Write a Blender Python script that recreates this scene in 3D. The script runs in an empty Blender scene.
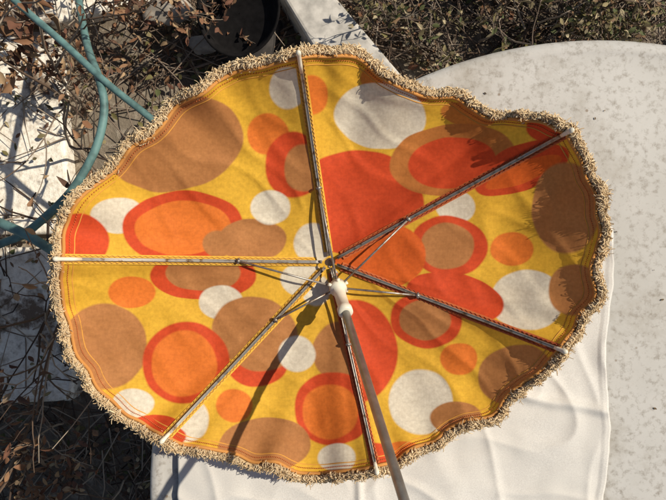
import bpy, math, random
from mathutils import Vector, noise
random.seed(7)
S=0.00133; H=0.85; TZ=0.72
scene=bpy.context.scene
# ---------- helpers
def at(px,py,h):
    k=S*(H-h)/H
    return Vector(((px-333)*k,(250-py)*k,TZ+h))
def mesh_obj(name,verts,faces,mat=None,parent=None,smooth=True,cols=None,uvs=None):
    me=bpy.data.meshes.new(name); me.from_pydata([tuple(v) for v in verts],[],faces); me.update()
    if smooth:
        me.polygons.foreach_set('use_smooth',[True]*len(me.polygons))
    if cols is not None:
        a=me.color_attributes.new('Col','FLOAT_COLOR','POINT')
        flat=[]
        for c in cols: flat.extend((c[0],c[1],c[2],1))
        a.data.foreach_set('color',flat)
    if uvs is not None:
        l=me.uv_layers.new(name='UVMap')
        flat=[]
        for lp in me.loops: flat.extend(uvs[lp.vertex_index])
        l.data.foreach_set('uv',flat)
    ob=bpy.data.objects.new(name,me); scene.collection.objects.link(ob)
    if mat: me.materials.append(mat)
    if parent: ob.parent=parent
    return ob
def empty(name):
    e=bpy.data.objects.new(name,None); scene.collection.objects.link(e); return e
class Acc:
    def __init__(s): s.v=[];s.f=[];s.c=[]
    def tube(s,path,rad,n=8,col=(1,1,1),cap=True):
        if not isinstance(rad,(list,tuple)): rad=[rad]*len(path)
        b=len(s.v); up=None
        for i,p in enumerate(path):
            a=path[max(i-1,0)]; c=path[min(i+1,len(path)-1)]
            d=(c-a)
            if d.length<1e-9: d=Vector((0,0,1))
            d.normalize()
            if up is None:
                up=Vector((0,0,1)) if abs(d.z)<.9 else Vector((1,0,0))
            x=d.cross(up)
            if x.length<1e-4: x=d.cross(Vector((1,0,.3)))
            x.normalize(); y=x.cross(d).normalized(); up=y
            for k in range(n):
                t=2*math.pi*k/n
                s.v.append(p+(x*math.cos(t)+y*math.sin(t))*rad[i]); s.c.append(col)
        for i in range(len(path)-1):
            for k in range(n):
                k2=(k+1)%n
                s.f.append((b+i*n+k,b+i*n+k2,b+(i+1)*n+k2,b+(i+1)*n+k))
        if cap:
            s.f.append(tuple(b+k for k in range(n))[::-1])
            e=b+(len(path)-1)*n
            s.f.append(tuple(e+k for k in range(n)))
    def leaf(s,p,d,nrm,L,W,col,curl=.3):
        d=d.normalized(); x=d.cross(nrm)
        if x.length<1e-4: x=Vector((1,0,0))
        x.normalize(); n=x.cross(d).normalized()
        b=len(s.v); prof=[(0,.08),(.3,.8),(.6,1),(.85,.55),(1,.05)]
        for t,w in prof:
            c=p+d*L*t - n*curl*L*t*t
            up=curl*W*w*.9
            for sx in (-1,0,1):
                s.v.append(c+x*sx*W*w*.5+n*(up if sx else 0)); 
                m=random.uniform(.85,1.15); s.c.append(tuple(q*m for q in col))
        for i in range(4):
            for k in range(2):
                a=b+i*3+k; s.f.append((a,a+1,a+4,a+3))
    def make(s,name,mat,parent=None,smooth=True,cols=True):
        return mesh_obj(name,s.v,s.f,mat,parent,smooth,s.c if cols else None)
def catmull(pts,n):
    out=[]
    P=[pts[0]*2-pts[1]]+list(pts)+[pts[-1]*2-pts[-2]]
    for i in range(1,len(P)-2):
        for k in range(n):
            t=k/n; a,b,c,d=P[i-1],P[i],P[i+1],P[i+2]
            out.append(.5*((2*b)+(c-a)*t+(2*a-5*b+4*c-d)*t*t+(-a+3*b-3*c+d)*t**3))
    out.append(pts[-1].copy()); return out
# ---------- materials
def newmat(name):
    m=bpy.data.materials.new(name); m.use_nodes=True
    nt=m.node_tree; b=nt.nodes['Principled BSDF']; return m,nt,b
def mixc(nt,fac,a,b,mode='MIX'):
    n=nt.nodes.new('ShaderNodeMix'); n.data_type='RGBA'; n.blend_type=mode
    for s,v in ((0,fac),(6,a),(7,b)):
        if isinstance(v,bpy.types.NodeSocket): nt.links.new(v,n.inputs[s])
        elif s==0: n.inputs[0].default_value=v
        else: n.inputs[s].default_value=(*v,1)
    return n.outputs[2]
def noisetex(nt,scale,detail=4,vec=None,rough=.6):
    n=nt.nodes.new('ShaderNodeTexNoise'); n.inputs['Scale'].default_value=scale; n.inputs['Detail'].default_value=detail
    n.inputs['Roughness'].default_value=rough
    if vec is None:
        tc=nt.nodes.new('ShaderNodeTexCoord'); vec=tc.outputs['Object']
    nt.links.new(vec,n.inputs['Vector']); return n.outputs['Fac']
def ramp(nt,fac,a,b):
    n=nt.nodes.new('ShaderNodeMapRange'); nt.links.new(fac,n.inputs[0]); n.inputs[1].default_value=a; n.inputs[2].default_value=b
    return n.outputs[0]
def bump(nt,b,h,st,dist):
    n=nt.nodes.new('ShaderNodeBump'); n.inputs['Strength'].default_value=st; n.inputs['Distance'].default_value=dist
    nt.links.new(h,n.inputs['Height']); nt.links.new(n.outputs[0],b.inputs['Normal']); return n
def simple(name,col,rough=.5,metal=0,var=.15,nscale=40,bmp=.2,spec=.5):
    m,nt,b=newmat(name)
    f=noisetex(nt,nscale,3)
    c=mixc(nt,ramp(nt,f,.35,.65),tuple(x*(1-var) for x in col),tuple(min(1,x*(1+var)) for x in col))
    nt.links.new(c,b.inputs['Base Color']); b.inputs['Roughness'].default_value=rough; b.inputs['Metallic'].default_value=metal
    b.inputs['Specular IOR Level'].default_value=spec
    if bmp: bump(nt,b,f,bmp,.001)
    return m
def vcol(name,rough=.8):
    m,nt,b=newmat(name)
    a=nt.nodes.new('ShaderNodeVertexColor'); a.layer_name='Col'
    nt.links.new(a.outputs[0],b.inputs['Base Color']); b.inputs['Roughness'].default_value=rough
    b.inputs['Specular IOR Level'].default_value=.2
    return m
YEL=(.83,.48,.045); BRN=(.50,.215,.07); RED=(.68,.078,.02); ORA=(.82,.21,.03); WHT=(.80,.73,.58); DOR=(.66,.23,.04); RO=(.76,.14,.02); DB=(.56,.20,.045)
cm={'b':BRN,'r':RED,'o':ORA,'w':WHT,'d':DOR,'y':YEL,'q':RO,'n':DB}
def fabric(name,ells):
    m,nt,b=newmat(name)
    uv=nt.nodes.new('ShaderNodeUVMap'); uv.uv_map='UVMap'
    wn=nt.nodes.new('ShaderNodeTexNoise'); wn.inputs['Scale'].default_value=4; wn.inputs['Detail'].default_value=0
    nt.links.new(uv.outputs[0],wn.inputs['Vector'])
    sc=nt.nodes.new('ShaderNodeVectorMath'); sc.operation='MULTIPLY_ADD'; sc.inputs[1].default_value=(.03,.03,0); sc.inputs[2].default_value=(0,0,0); nt.links.new(wn.outputs['Color'],sc.inputs[0])
    ad=nt.nodes.new('ShaderNodeVectorMath'); ad.operation='ADD'; nt.links.new(uv.outputs[0],ad.inputs[0]); nt.links.new(sc.outputs[0],ad.inputs[1])
    base=YEL
    for (cx,cy,rx,ry,rot,c) in ells:
        mp=nt.nodes.new('ShaderNodeMapping'); mp.vector_type='TEXTURE'
        mp.inputs[1].default_value=(cx/100+.015,-cy/100+.015,0); mp.inputs[2].default_value=(0,0,math.radians(rot)); mp.inputs[3].default_value=(rx/100,ry/100,1)
        nt.links.new(ad.outputs[0],mp.inputs[0])
        ln=nt.nodes.new('ShaderNodeVectorMath'); ln.operation='LENGTH'; nt.links.new(mp.outputs[0],ln.inputs[0])
        e=1.1/max(rx,8)
        fac=ramp(nt,ln.outputs['Value'],1+e,1-e)
        base=mixc(nt,fac,base,cm[c])
    w1=nt.nodes.new('ShaderNodeTexWave'); w1.inputs['Scale'].default_value=21; w1.bands_direction='X'
    w2=nt.nodes.new('ShaderNodeTexWave'); w2.inputs['Scale'].default_value=21; w2.bands_direction='Y'
    for w in (w1,w2): nt.links.new(ad.outputs[0],w.inputs['Vector'])
    mu=nt.nodes.new('ShaderNodeMath'); mu.operation='ADD'; nt.links.new(w1.outputs['Fac'],mu.inputs[0]); nt.links.new(w2.outputs['Fac'],mu.inputs[1])
    fn=noisetex(nt,26,3,uv.outputs[0]); ln2=noisetex(nt,2.2,3,uv.outputs[0])
    shade=mixc(nt,ramp(nt,fn,.3,.7),(.82,.80,.78),(1.05,1.05,1.05))
    base=mixc(nt,1,base,shade,'MULTIPLY')
    sh2=mixc(nt,ramp(nt,ln2,.35,.7),(.88,.85,.82),(1.03,1.03,1.03))
    base=mixc(nt,1,base,sh2,'MULTIPLY')
    sh3=mixc(nt,ramp(nt,mu.outputs[0],.2,1.6),(.88,.86,.84),(1.05,1.05,1.05))
    col=mixc(nt,1,base,sh3,'MULTIPLY')
    nt.links.new(col,b.inputs['Base Color']); b.inputs['Roughness'].default_value=.75; b.inputs['Specular IOR Level'].default_value=.25
    t=nt.nodes.new('ShaderNodeBsdfTranslucent'); nt.links.new(col,t.inputs[0])
    mx=nt.nodes.new('ShaderNodeMixShader'); mx.inputs[0].default_value=.22
    nt.links.new(b.outputs[0],mx.inputs[1]); nt.links.new(t.outputs[0],mx.inputs[2])
    nt.links.new(mx.outputs[0],nt.nodes['Material Output'].inputs[0])
    return m
# ---------- parasol
parasol=empty('parasol')
HUB=(330,262); HH=.035
V2=lambda x,y,h: Vector((x,y,h))
panels={
'A':([V2(60,259,.15),V2(66,228,.14),V2(82,198,.142),V2(108,168,.148),V2(136,146,.155),V2(164,124,.155),V2(192,95,.165),V2(230,77,.165),V2(268,64,.17),V2(299,56,.175)],
 [(175,143,69,48,12,'b'),(268,134,21,21,0,'o'),(294,165,29,33,0,'r'),(304,168,20,24,0,'b'),(288,88,19,21,0,'w'),(118,215,27,18,0,'w'),
  (183,227,61,36,2,'r'),(183,228,48,27,2,'o'),(252,240,34,22,0,'b'),(218,244,15,14,0,'b'),(271,207,20,17,0,'w'),(78,242,31,29,0,'r'),(313,243,19,20,0,'w')]),
'B':([V2(299,56,.175),V2(335,53,.155),V2(370,66,.145),V2(402,86,.14),V2(432,95,.135),V2(458,103,.13),V2(490,117,.135),V2(528,119,.15),V2(568,132,.172)],
 [(311,95,17,20,0,'o'),(398,84,38,19,-12,'d'),(380,116,46,33,-5,'w'),(358,203,66,53,0,'r'),(468,115,28,12,-10,'d'),(453,160,64,36,6,'n'),(452,163,44,26,5,'r'),(530,170,50,28,15,'r'),(552,128,26,16,0,'r')]),
'C':([V2(568,132,.172),V2(590,168,.15),V2(596,200,.145),V2(599,232,.142),V2(597,265,.138),V2(588,305,.13),V2(561,350,.13)],
 [(522,170,50,20,22,'r'),(524,172,40,10,22,'q'),(455,207,20,16,0,'w'),(449,246,39,30,-5,'r'),(447,246,27,23,0,'b'),(512,249,22,17,0,'o'),(566,208,34,46,0,'b'),
  (527,300,37,30,0,'w'),(574,290,26,26,0,'b'),(455,298,50,25,-12,'r'),(378,256,48,34,0,'q')]),
'D':([V2(561,350,.13),V2(540,374,.115),V2(516,388,.11),V2(498,410,.105),V2(470,424,.10),V2(446,438,.095),V2(415,455,.092),V2(376,468,.095)],
 [(352,352,46,52,0,'r'),(426,320,36,28,-8,'r'),(425,320,26,20,-8,'b'),(459,359,19,16,0,'o'),(421,402,32,33,0,'w'),(516,375,38,30,10,'b'),(456,418,26,17,0,'b'),(404,456,24,14,0,'o'),(372,460,22,18,0,'r')]),
'E':([V2(376,468,.095),V2(345,475,.085),V2(310,473,.08),V2(275,464,.083),V2(245,463,.08),V2(205,453,.082),V2(165,438,.095)],
 [(257,362,31,25,0,'r'),(262,338,36,34,0,'b'),(340,352,27,30,0,'b'),(333,409,39,37,0,'r'),(330,412,28,28,0,'o'),(297,354,19,18,0,'w'),(264,446,47,28,5,'b'),(234,406,19,17,0,'o'),(337,458,19,14,0,'w'),(188,420,21,22,0,'w'),(160,436,26,12,0,'r'),(316,290,14,16,0,'w')]),
'F':([V2(165,438,.095),V2(132,420,.10),V2(104,399,.10),V2(88,372,.105),V2(70,346,.11),V2(64,316,.12),V2(59,288,.13),V2(60,259,.15)],
 [(203,275,53,25,0,'r'),(203,273,38,18,0,'b'),(132,292,24,16,0,'o'),(105,346,42,43,0,'b'),(221,302,22,17,0,'w'),(252,330,40,34,0,'b'),(186,363,44,41,5,'r'),(184,364,33,33,5,'o'),(133,403,21,15,0,'w'),(155,428,28,13,0,'r'),(302,279,22,17,0,'w')]),
}
def g(r): return .42*r+.30*r*r+.28*r**5
def wr(px,py):
    v=noise.noise(Vector((px*.013,py*.013,3)))*.010+noise.noise(Vector((px*.04,py*.04,9)))*.0018
    a=noise.noise(Vector(((px+py)*.008,(px-py)*.020,21)))
    v+=.0018*(1-min(1,abs(a)*6))
    return v
def csurf(P,t,r,dh=0):
    h=HH+(P.z-HH)*g(r)
    s=math.sin(math.pi*t)
    h-= .024*s*r*(1-.4*r)
    edge=min(t,1-t)
    px=HUB[0]+r*(P.x-HUB[0]); py=HUB[1]+r*(P.y-HUB[1])
    ph=noise.noise(Vector((P.x*.022,P.y*.022,40)))
    wv=min(1,edge*7)*r**4
    h+=.016*ph*wv
    k=1+.040*noise.noise(Vector((P.x*.032,P.y*.032,60)))*wv
    px=HUB[0]+k*(px-HUB[0]); py=HUB[1]+k*(py-HUB[1])
    h+= wr(px,py)*min(1,edge*8)*min(1,r*3)
    h+= .0030*math.sin(edge*46)*math.exp(-edge*7)*r**2
    return px,py,max(h+dh,.013)
NT,NR=84,70
rims=[]
for key,(rim,ells) in panels.items():
    cr=catmull([Vector(p) for p in rim],24)
    L=[0]
    for i in range(1,len(cr)): L.append(L[-1]+(Vector((cr[i].x,cr[i].y))-Vector((cr[i-1].x,cr[i-1].y))).length)
    res=[];j=0
    for k in range(NT+1):
        d=L[-1]*k/NT
        while j<len(L)-2 and L[j+1]<d: j+=1
        f=(d-L[j])/max(L[j+1]-L[j],1e-9); res.append(cr[j].lerp(cr[j+1],min(max(f,0),1)))
    vs=[];uvs=[];fs=[]
    for k in range(NT+1):
        for i in range(NR+1):
            r=.02+.98*(i/NR)
            px,py,h=csurf(res[k],k/NT,r)
            vs.append(at(px,py,h)); uvs.append((px/100,-py/100))
    for k in range(NT):
        for i in range(NR):
            a=k*(NR+1)+i; fs.append((a,a+1,a+NR+2,a+NR+1))
    mesh_obj('canopy_panel_'+key.lower(),vs,fs,fabric('printed_canvas_'+key,ells),parasol,True,None,uvs)
    rims.append((res,key))
# fringe
fr=Acc()
def rimpt(res,tt,r=1,dh=0):
    k=tt*NT; i=min(int(k),NT-1); P=res[i].lerp(res[i+1],k-i)
    return at(*csurf(P,tt,r,dh)),P
hub=at(HUB[0],HUB[1],HH)
for res,key in rims:
    per=sum((Vector((res[i+1].x,res[i+1].y))-Vector((res[i].x,res[i].y))).length for i in range(NT))
    core=[];rad=[]
    nn=int(per/2)
    for q in range(nn+1):
        p,_=rimpt(res,q/nn,1.0,0); o=p-hub; o.z=0; o.normalize()
        core.append(p+o*.0035+Vector((0,0,-.001))); rad.append(.0034+.0012*noise.noise(p*160))
    fr.tube(core,rad,7,(.54,.39,.21),False)
    n=int(per*20)
    for q in range(n):
        tt=random.random()
        p,_=rimpt(res,tt,1.0,.0)
        p2,_=rimpt(res,min(1,tt+.01)); p1,_=rimpt(res,max(0,tt-.01))
        tan=(p2-p1).normalized()
        out=(p-hub); out.z=0; out.normalize()
        cl=noise.noise(p*70)
        ang=random.uniform(-1.5,1.5)
        d0=(out*math.cos(ang)+Vector((0,0,1))*math.sin(ang))
        p=p+out*.003+d0*.0022+tan*random.uniform(-.002,.002)
        cl2=noise.noise(p*190)
        d=(d0*.8+tan*(random.uniform(-.6,.6)+cl*.9)).normalized()
        ln=random.uniform(.0045,.0080)*(1+.6*cl+.6*cl2)
        ax=Vector((random.uniform(-1,1),random.uniform(-1,1),random.uniform(-1,1))).normalized()
        path=[p]; 
        for s_ in range(5):
            d=(d+ax.cross(d)*.75).normalized(); path.append(path[-1]+d*ln/4)
        v=random.uniform(.75,1.05)*(1+.2*cl2)
        base=random.choice([(.72,.54,.32),(.66,.47,.26),(.76,.60,.38)])
        w=random.uniform(.00035,.0007)
        fr.tube(path,[w,w*1.1,w*1.1,w*1.1,w,w*.8],3,tuple(min(.9,c*v) for c in base),False)
fr.make('fringe',vcol('cream_fringe_yarn',.95),parasol)
# hem stitching + tape
st=Acc(); tape=Acc()
for res,key in rims:
    N=120
    for q in range(N):
        a=q/N; b=(q+.55)/N
        pa,_=rimpt(res,a,.968,.0008); pb,_=rimpt(res,b,.970,.0008)
        st.tube([pa,pb],.0005,5,(.50,.13,.04))
    path=[rimpt(res,k/NT,.992,.001)[0] for k in range(NT+1)]
    tape.tube(path,.0022,6,(.52,.23,.06))
    path=[rimpt(res,k/NT,.952,-.0006)[0] for k in range(NT+1)]
    tape.tube(path,.0009,6,(.60,.28,.05))
st.make('hem_stitching',vcol('red_thread',.7),parasol)
tape.make('hem_binding',vcol('hem_binding_cloth',.8),parasol)
# ribs
metal,mnt,mb=newmat('aged_steel')
f=noisetex(mnt,120,3); c=mixc(mnt,ramp(mnt,f,.5,.68),(.34,.31,.27),(.14,.08,.04)); mnt.links.new(c,mb.inputs['Base Color'])
mb.inputs['Metallic'].default_value=.7; mb.inputs['Roughness'].default_value=.45
plast=simple('ivory_plastic',(.70,.64,.50),.4,0,.08,60,.05,.4)
tips={'left':rims[0][0][0],'top':rims[1][0][0],'upper_right':rims[2][0][0],'right':rims[3][0][0],'bottom':rims[4][0][0],'lower_left':rims[5][0][0]}
def ribp(P,r,dh=.004):
    px,py,h=csurf(P,0,r); return at(px,py,h+dh)
for i,(nm,P) in enumerate(tips.items()):
    path=[ribp(P,.03+.97*k/40,.0048) for k in range(41)]
    rb=Acc()
    d=(path[-1]-path[0]).normalized(); side=d.cross(Vector((0,0,1))).normalized()
    rb.tube([p+side*.0012 for p in path],.0008,6); rb.tube([p-side*.0012 for p in path],.0008,6)
    rb.tube([p-Vector((0,0,.0012)) for p in path],.0011,6)
    rb.make('rib_'+nm,metal,parasol,cols=False)
    cp=Acc(); e=path[-1]; dd=(path[-1]-path[-3]).normalized()
    Lc=.026 if nm in('left','top') else .009
    b0=ribp(P,1-Lc/.33,.0045)
    cp.tube([b0,b0.lerp(e,.5),e,e+dd*.003,e+dd*.005,e+dd*.007,e+dd*.0085],[.0020,.0023,.0023,.0028,.0030,.0024,.0006],12)
    cp.make('rib_cap_'+nm,plast,parasol,cols=False)
    zz=Acc(); N=90
    red=nm in('right','bottom','upper_right')
    for sgn in (-1,1):
        pp=[]
        for k in range(N+1):
            r=.06+.92*k/N; q=ribp(P,r,.0014); pp.append(q+side*sgn*(.0044 if k%2 else .0030)+Vector((0,0,.0004)))
        zz.tube(pp,.0005,4,(.36,.07,.03) if red else (.50,.25,.06))
    pp=[ribp(P,.05+.94*k/40,.0004) for k in range(41)]
    b=len(zz.v)
    for q in pp:
        for o,hh in ((-.0058,-.0002),(-.0038,.0009),(0,.0012),(.0038,.0009),(.0058,-.0002)):
            zz.v.append(q+side*o+Vector((0,0,hh))); zz.c.append((.48,.12,.035) if red else (.66,.37,.045))
    for k in range(40):
        for j in range(4):
            a=b+k*5+j; zz.f.append((a,a+1,a+6,a+5))
    zz.make('seam_'+nm,vcol('seam_thread_'+nm,.8),parasol)
# shaft
s0=at(HUB[0],HUB[1],.012); s1=at(404,500,.30); sd=(s1-s0).normalized()
sh=Acc(); 
def sp(d): return s0+sd*d
sh.tube([sp(-.004),sp(.006),sp(.16),sp(.162)],[.0012,.0036,.0036,.0036],20)
sh.tube([sp(.07),sp(.0705),sp(.66),sp(.661)],[.0043,.0048,.0048,.0043],20)
sh.make('shaft',simple('brushed_aluminium',(.33,.325,.305),.40,.8,.15,90,.1),parasol,cols=False)
cr_=Acc(); cr_.tube([sp(.020),sp(.0205),sp(.024),sp(.0245),sp(.029),sp(.0295)],[.004,.0085,.0085,.006,.006,.004],20)
for k in range(12):
    a=2*math.pi*k/12; x=sd.cross(Vector((1,0,0))).normalized(); y=x.cross(sd)
    o=x*math.cos(a)+y*math.sin(a); cr_.tube([sp(.022)+o*.008,sp(.022)+o*.0115],.0012,6)
cr_.make('crown_ring',metal,parasol,cols=False)
rn=Acc()
rn.tube([sp(.050),sp(.051),sp(.060),sp(.061),sp(.072),sp(.094),sp(.096),sp(.104),sp(.105)],[.007,.0106,.0106,.0080,.0072,.0072,.0090,.0090,.006],24)
for k in range(6):
    a=2*math.pi*k/6; x=sd.cross(Vector((1,0,0))).normalized(); y=x.cross(sd)
    o=x*math.cos(a)+y*math.sin(a); rn.tube([sp(.0555)+o*.009,sp(.0555)+o*.0140],.0022,8)
rn.make('runner',plast,parasol,cols=False)
hd=Acc(); hd.tube([sp(.60),sp(.602),sp(.70),sp(.715),sp(.72)],[.007,.0095,.0105,.008,.003],20); hd.make('handle_grip',plast,parasol,cols=False)
frac={'left':.34,'top':.36,'upper_right':.33,'right':.38,'bottom':.40,'lower_left':.33}
run=sp(.0555)
for nm,P in tips.items():
    e=ribp(P,frac[nm],.0065); d=(e-run); d.normalize()
    a=Acc(); a.tube([run+d*.010,e],.0013,8); 
    s_=d.cross(Vector((0,0,1))).normalized()
    a.tube([e-s_*.0034,e+s_*.0034],.0016,8); a.tube([e+Vector((0,0,-.004)),e+Vector((0,0,.002))],.0024,8)
    a.make('stretcher_'+nm,metal,parasol,cols=False)
# ---------- table
table=empty('garden_table')
C=at(600,490,0); R=.5985
tm,nt,b=newmat('weathered_white_laminate')
n1=noisetex(nt,3.5,6,None,.65); n2=noisetex(nt,110,4,None,.7); n3=noisetex(nt,13,5,None,.72)
c=mixc(nt,ramp(nt,n1,.35,.68),(.49,.47,.43),(.39,.37,.33))
c=mixc(nt,ramp(nt,n3,.50,.74),c,(.32,.29,.24))
c=mixc(nt,ramp(nt,n2,.50,.78),c,(.20,.17,.13))
vo=nt.nodes.new('ShaderNodeTexVoronoi'); vo.inputs['Scale'].default_value=30
tc=nt.nodes.new('ShaderNodeTexCoord'); nt.links.new(tc.outputs['Object'],vo.inputs['Vector'])
c=mixc(nt,ramp(nt,vo.outputs['Distance'],.08,.04),c,(.22,.17,.12))
nt.links.new(c,b.inputs['Base Color']); b.inputs['Roughness'].default_value=.6; bump(nt,b,n3,.12,.002)
prof=[(.0,0),(.3,0),(.55,0),(R-.022,0),(R-.017,.0015),(R-.010,.003),(R-.004,.002),(R,-.001),(R+.0015,-.008),(R,-.022),(R-.006,-.028),(R-.02,-.028),(.0,-.028)]
vs=[];fs=[];M=160
for r,z in prof:
    for k in range(M):
        t=2*math.pi*k/M; vs.append((C.x+max(r,.0005)*math.cos(t),C.y+max(r,.0005)*math.sin(t),TZ+z))
for i in range(len(prof)-1):
    for k in range(M):
        k2=(k+1)%M; fs.append((i*M+k,(i+1)*M+k,(i+1)*M+k2,i*M+k2))
mesh_obj('table_top',vs,fs,tm,table)
lg=Acc()
for k in range(4):
    a=math.radians(45+90*k); d=Vector((math.cos(a),math.sin(a),0))
    lg.tube([Vector((C.x,C.y,TZ-.03))+d*.30,Vector((C.x,C.y,.35))+d*.36,Vector((C.x,C.y,.012))+d*.45],.014,12)
lg.make('table_legs',simple('white_painted_steel',(.7,.68,.62),.4),table,cols=False)
cb=Acc()
for _ in range(170):
    a=random.uniform(0,2*math.pi); r=R*math.sqrt(random.random())*.95
    p=Vector((C.x+r*math.cos(a),C.y+r*math.sin(a),TZ+.0015))
    L=random.uniform(.0015,.005)
    cb.leaf(p,Vector((random.uniform(-1,1),random.uniform(-1,1),0)),Vector((0,0,1)),L,L*.5,random.choice([(.12,.08,.04),(.2,.13,.07),(.07,.05,.03)]),.1)
cb.make('leaf_debris',vcol('debris'))
# ---------- tablecloth
cl,nt,b=newmat('white_cotton')
n1=noisetex(nt,7,3); nf=noisetex(nt,700,1)
c=mixc(nt,ramp(nt,n1,.4,.7),(.66,.63,.57),(.58,.55,.49)); c=mixc(nt,ramp(nt,nf,.3,.7),c,(.54,.51,.46)); nt.links.new(c,b.inputs['Base Color']); b.inputs['Roughness'].default_value=.85
vs=[];fs=[];NX,NY=220,190
for j in range(NY+1):
    for i in range(NX+1):
        u=i/NX; v=j/NY
        px=178+ (612-178)*u - 8*v*u + 3.0*math.sin(v*13)*u + 1.5*noise.noise(Vector((v*20,0,0)))
        py=224+ (575-224)*v + 3*math.sin(u*9)
        h=.004+.0045*(noise.noise(Vector((px*.012,py*.012,0)))+1)
        yy=395+.18*(px-515)+2.5*noise.noise(Vector((px*.03,0,7)))
        h+=.0055*math.exp(-((py-yy)/5)**2)*(1 if px>440 else math.exp(-((px-440)/40)**2))
        h+=.004*math.exp(-((px-(359+.03*(py-480)))/3.5)**2)
        rdg=noise.noise(Vector(((px+py*.7)*.007,(py-px*.6)*.016,2))); h+=.0030*(1-min(1,abs(rdg)*4))**2
        rdg=noise.noise(Vector(((px-py*.4)*.016,(py+px*.5)*.006,12))); h+=.0022*(1-min(1,abs(rdg)*5))**2
        h+=.0014*noise.noise(Vector((px*.045,py*.045,30)))
        if u>.985 or v<.015: h+=.0012
        vs.append(at(px,py,h))
for j in range(NY):
    for i in range(NX):
        a=j*(NX+1)+i; fs.append((a,a+NX+1,a+NX+2,a+1))
for k,v in enumerate(vs):
    dx=v.x-C.x; dy=v.y-C.y; r=math.hypot(dx,dy)
    if r>R+.004:
        o=r-R-.004; q=(R+.004+.15*o)/r
        vs[k]=Vector((C.x+dx*q,C.y+dy*q,v.z-o*.98))
clo=mesh_obj('tablecloth',vs,fs,cl)
m=clo.modifiers.new('thick','SOLIDIFY'); m.thickness=.0012
# ---------- ground
gm,nt,b=newmat('dry_soil')
n1=noisetex(nt,2.5,4); n2=noisetex(nt,40,5,None,.75)
c=mixc(nt,ramp(nt,n1,.35,.65),(.13,.10,.07),(.22,.18,.13)); c=mixc(nt,ramp(nt,n2,.5,.68),c,(.34,.29,.22)); nt.links.new(c,b.inputs['Base Color'])
b.inputs['Roughness'].default_value=.95; bump(nt,b,n2,.8,.01)
mesh_obj('ground',[(-200,-200,0),(200,-200,0),(200,200,0),(-200,200,0)],[(0,1,2,3)],gm,smooth=False)
pm,nt,b=newmat('whitewashed_concrete')
n1=noisetex(nt,6,6,None,.7); n2=noisetex(nt,60,4,None,.7)
c=mixc(nt,ramp(nt,n2,.45,.72),(.86,.80,.68),(.54,.46,.35)); c=mixc(nt,ramp(nt,n1,.55,.63),c,(.17,.12,.08)); nt.links.new(c,b.inputs['Base Color'])
b.inputs['Roughness'].default_value=.9; bump(nt,b,n2,.6,.006)
def slab(name,corners,z0,z1,mat,parent=None,bev=.01):
    n=len(corners); vs=[(x,y,z0) for x,y in corners]+[(x,y,z1) for x,y in corners]
    fs=[tuple(range(n))[::-1],tuple(range(n,2*n))]+[(i,(i+1)%n,n+(i+1)%n,n+i) for i in range(n)]
    o=mesh_obj(name,vs,fs,mat,parent,False)
    if bev:
        m=o.modifiers.new('b','BEVEL'); m.width=bev; m.segments=3
    return o
pav=empty('paving')
slab('slab_1',[(-1.6,.02),(-.62,.04),(-.66,.52),(-1.6,.56)],-.05,.05,pm,pav)
slab('slab_2',[(-1.6,-.40),(-.62,-.36),(-.60,.01),(-1.6,-.01)],-.05,.05,pm,pav)
slab('slab_3',[(-1.6,.58),(-.67,.54),(-.30,.62),(-.22,1.4),(-1.6,1.4)],-.05,.05,pm,pav)
def g2(px,py,z):
    v=at(px,py,z-TZ); return (v.x,v.y)
slab('concrete_kerb',[g2(272,-20,.12),g2(322,-20,.12),g2(415,90,.12),g2(470,190,.12),g2(400,190,.12)],-.05,.12,simple('pale_concrete',(.46,.43,.38),.9,0,.25,30,.6))
def lathe(name,cx,cy,z0,prof,mat,parent=None,M=56,tilt=None):
    vs=[];fs=[]
    for r,z in prof:
        for k in range(M):
            t=2*math.pi*k/M; x,y=r*math.cos(t),r*math.sin(t); vs.append((cx+x,cy+y,z0+z+(tilt[0]*x+tilt[1]*y if tilt else 0)))
    for i in range(len(prof)-1):
        for k in range(M): fs.append((i*M+k,i*M+(k+1)%M,(i+1)*M+(k+1)%M,(i+1)*M+k))
    return mesh_obj(name,vs,fs,mat,parent)
blk=simple('black_plastic',(.010,.009,.009),.85,0,.3,60,.3,.1)
e=empty('plant_saucer'); x,y=g2(238,10,.18)
lathe('dish',x,y,.152,[(.001,0),(.07,0),(.075,.004),(.088,.032),(.094,.034),(.094,.030),(.084,.026),(.080,.012),(.074,.008),(.001,.008)],blk,e,56,(.25,.35))
e2=empty('upturned_flower_pot'); 
lathe('pot_wall',x,y,.0,[(.088,.0),(.088,.018),(.080,.02),(.058,.118),(.054,.12),(.001,.12)],simple('dark_clay',(.04,.034,.03),.85,0,.3,50,.5),e2)
stm=simple('limestone',(.30,.26,.21),.95,0,.3,40,.7)
def stone(cx,cy,z,sx,sy,sz):
    import bmesh
    bm=bmesh.new(); bmesh.ops.create_icosphere(bm,subdivisions=3,radius=1)
    for v in bm.verts:
        q=v.co.copy(); f=1+.35*noise.noise(q*1.3+Vector((cx*9,cy*9,0)))
        v.co=Vector((cx+q.x*sx*f,cy+q.y*sy*f,z+q.z*sz*f))
    me=bpy.data.meshes.new('garden_stone'); bm.to_mesh(me); bm.free(); me.materials.append(stm)
    for p in me.polygons: p.use_smooth=True
    o=bpy.data.objects.new('garden_stone',me); scene.collection.objects.link(o)
for px,py,r in [(170,8,.05),(205,44,.03)]:
    x,y=g2(px,py,.05); stone(x,y,.05,r*1.2,r*.8,r*.5)
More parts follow.
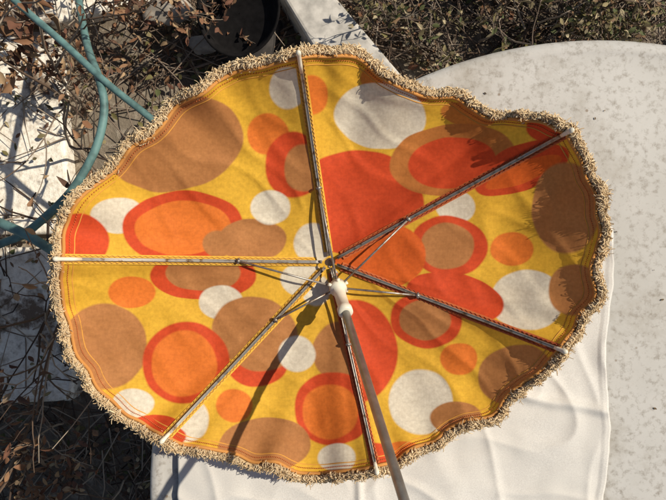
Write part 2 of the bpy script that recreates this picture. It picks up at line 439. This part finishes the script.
# hoses
hm=simple('teal_hose_rubber',(.10,.185,.175),.55,0,.35,35,.2,.3)
def hose(name,pts,r):
    a=Acc(); a.tube(catmull([at(*p) for p in pts],16),r,14); return a.make(name,hm,cols=False)
hose('garden_hose',[(-30,-45,-.35),(12,-2,-.3),(60,40,-.27),(108,84,-.25),(160,126,-.25),(230,190,-.28),(300,230,-.5),(320,240,-.7)],.0062)
hose('garden_hose',[(74,-30,-.5),(86,40,-.36),(100,82,-.26),(104,112,-.25),(95,150,-.25),(72,190,-.25),(42,220,-.25),(20,236,-.27),(-10,250,-.3),(-60,290,-.4)],.0072)
hose('garden_hose',[(-60,190,-.3),(-10,218,-.25),(25,234,-.22),(60,255,-.25),(120,290,-.4),(180,330,-.69)],.0082)
# ---------- dry vegetation
lv=vcol('dry_leaves',.75); tw=vcol('dry_twigs',.9)
BR=[(.19,.095,.05),(.25,.14,.075),(.11,.062,.04),(.34,.23,.13),(.14,.065,.04)]
TWC=[(.12,.08,.055),(.20,.15,.11),(.06,.04,.03),(.30,.24,.18)]
def rv(): return Vector((random.uniform(-1,1),random.uniform(-1,1),random.uniform(-1,1)))
def shrub(name,roots,height,spread,nleaf,leafL,pal,lean=Vector((0,0,0)),depth=4,rad=.004):
    e=empty(name); T=Acc(); Lf=Acc()
    def grow(p,d,L,r,dep):
        path=[p];n=5
        for i in range(n):
            d=(d+rv()*.22+Vector((0,0,.03))).normalized(); path.append(path[-1]+d*L/n)
        T.tube(path,[r*(1-.1*i) for i in range(n+1)],5,random.choice(TWC),False)
        if dep<=2:
            for i in range(nleaf):
                q=random.choice(path[1:]); 
                Lf.leaf(q,rv()+d*.5,Vector((0,0,1))+rv()*.9,leafL*random.uniform(.5,1.2),leafL*random.uniform(.3,.6),random.choice(pal),random.uniform(-.3,.9))
        if dep>0:
            for i in range(random.choice((2,3,3))):
                q=random.choice(path[2:]); grow(q,(d+rv()*spread).normalized(),L*random.uniform(.55,.85),r*.68,dep-1)
    for x,y in roots:
        grow(Vector((x,y,0)),(Vector((0,0,1))+lean+rv()*.25).normalized(),height,rad,depth)
    T.make('stems',tw,e); Lf.make('leaves',lv,e); return e
shrub('dry_shrub',[(-.86,.38),(-.80,.22),(-.72,.50),(-.9,.6)],.24,.75,2,.040,BR,Vector((.1,0,0)),4)
shrub('dry_shrub',[(-.78,-.15),(-.88,-.35),(-.66,-.42),(-.75,.02),(-.84,-.05),(-.72,-.28)],.19,.8,1,.024,BR,Vector((.08,0,0)),4,.0032)
shrub('dry_shrub',[(-.5,.55),(-.62,.66),(-.38,.62),(-.56,.45),(-.45,.72)],.14,.9,2,.020,BR,Vector((0,0,0)),4,.003)
shrub('dry_shrub',[(-.6,-.62),(-.75,-.6),(-.66,-.5),(-.5,-.55)],.14,.9,2,.022,BR,Vector((0,0,0)),4,.003)
shrub('dry_stalks',[(-.62,.22),(-.66,-.05),(-.60,.34),(-.64,-.22),(-.68,.12),(-.7,-.34)],.40,.55,1,.018,BR,Vector((.16,0,0)),3,.0042)
OL=[(.15,.13,.05),(.22,.18,.09),(.10,.08,.04),(.34,.28,.17),(.08,.09,.035),(.18,.11,.06)]
roots=[(random.uniform(.0,1.0),random.uniform(.45,.95)) for _ in range(22)]
shrub('bramble_thicket',roots,.15,1.0,1,.017,OL,Vector((0,0,0)),5,.0036)
def litter(name,regs,pal):
    a=Acc()
    for (x0,x1,y0,y1,n,z0,z1,LL) in regs:
        for _ in range(n):
            p=Vector((random.uniform(x0,x1),random.uniform(y0,y1),random.uniform(z0,z1)))
            if noise.noise(p*Vector((9,9,0)) if False else Vector((p.x*9,p.y*9,0)))<-.25: continue
            if random.random()<.42:
                d=rv(); d.z*=.15; d.normalize(); L=random.uniform(.04,.24)
                a.tube([p,p+d*L*.5+rv()*.012,p+d*L],[.0019,.0015,.0008],4,random.choice(TWC),False)
            else:
                a.leaf(p,Vector((random.uniform(-1,1),random.uniform(-1,1),random.uniform(-.2,.3))),Vector((0,0,1))+rv()*.5,LL*random.uniform(.35,1.3),LL*random.uniform(.3,.6),random.choice(pal),random.uniform(-.2,.8))
    return a.make(name,lv)
litter('leaf_litter',[(-.02,1.1,.35,1.0,4200,.004,.05,.024),(-.5,0,.4,.9,900,.004,.06,.022),(-.60,-.2,-.8,.5,1100,.004,.03,.024),(-.95,-.58,-.4,.85,480,.055,.065,.020),(-1,-.3,-.8,-.35,800,.004,.03,.022)],BR+OL)
# ---------- camera
cam=bpy.data.cameras.new('camera'); co=bpy.data.objects.new('camera',cam); scene.collection.objects.link(co)
co.location=(0,0,TZ+H); co.rotation_euler=(0,0,0)
cam.sensor_fit='HORIZONTAL'; cam.angle=2*math.atan(333*S/H); cam.clip_start=.02; cam.clip_end=1000
scene.camera=co
# ---------- light
el=math.radians(47); sx,sy=.955,.29
sv=Vector((sx,sy,0)).normalized()*math.cos(el)+Vector((0,0,math.sin(el)))
sl=bpy.data.lights.new('sun','SUN'); sl.energy=4.9; sl.angle=math.radians(.5); sl.color=(1,.92,.79)
so=bpy.data.objects.new('sun',sl); scene.collection.objects.link(so); so.rotation_euler=sv.to_track_quat('Z','Y').to_euler(); so.location=(2,1,4)
w=bpy.data.worlds.new('World'); scene.world=w; w.use_nodes=True
sk=w.node_tree.nodes.new('ShaderNodeTexSky'); sk.sky_type='NISHITA'; sk.sun_disc=False; sk.sun_elevation=el; sk.sun_rotation=math.atan2(sx,sy)
bg=w.node_tree.nodes['Background']; bg.inputs[1].default_value=.075; w.node_tree.links.new(sk.outputs[0],bg.inputs[0])
scene.view_settings.view_transform='Standard'; scene.view_settings.look='None'; scene.view_settings.exposure=0
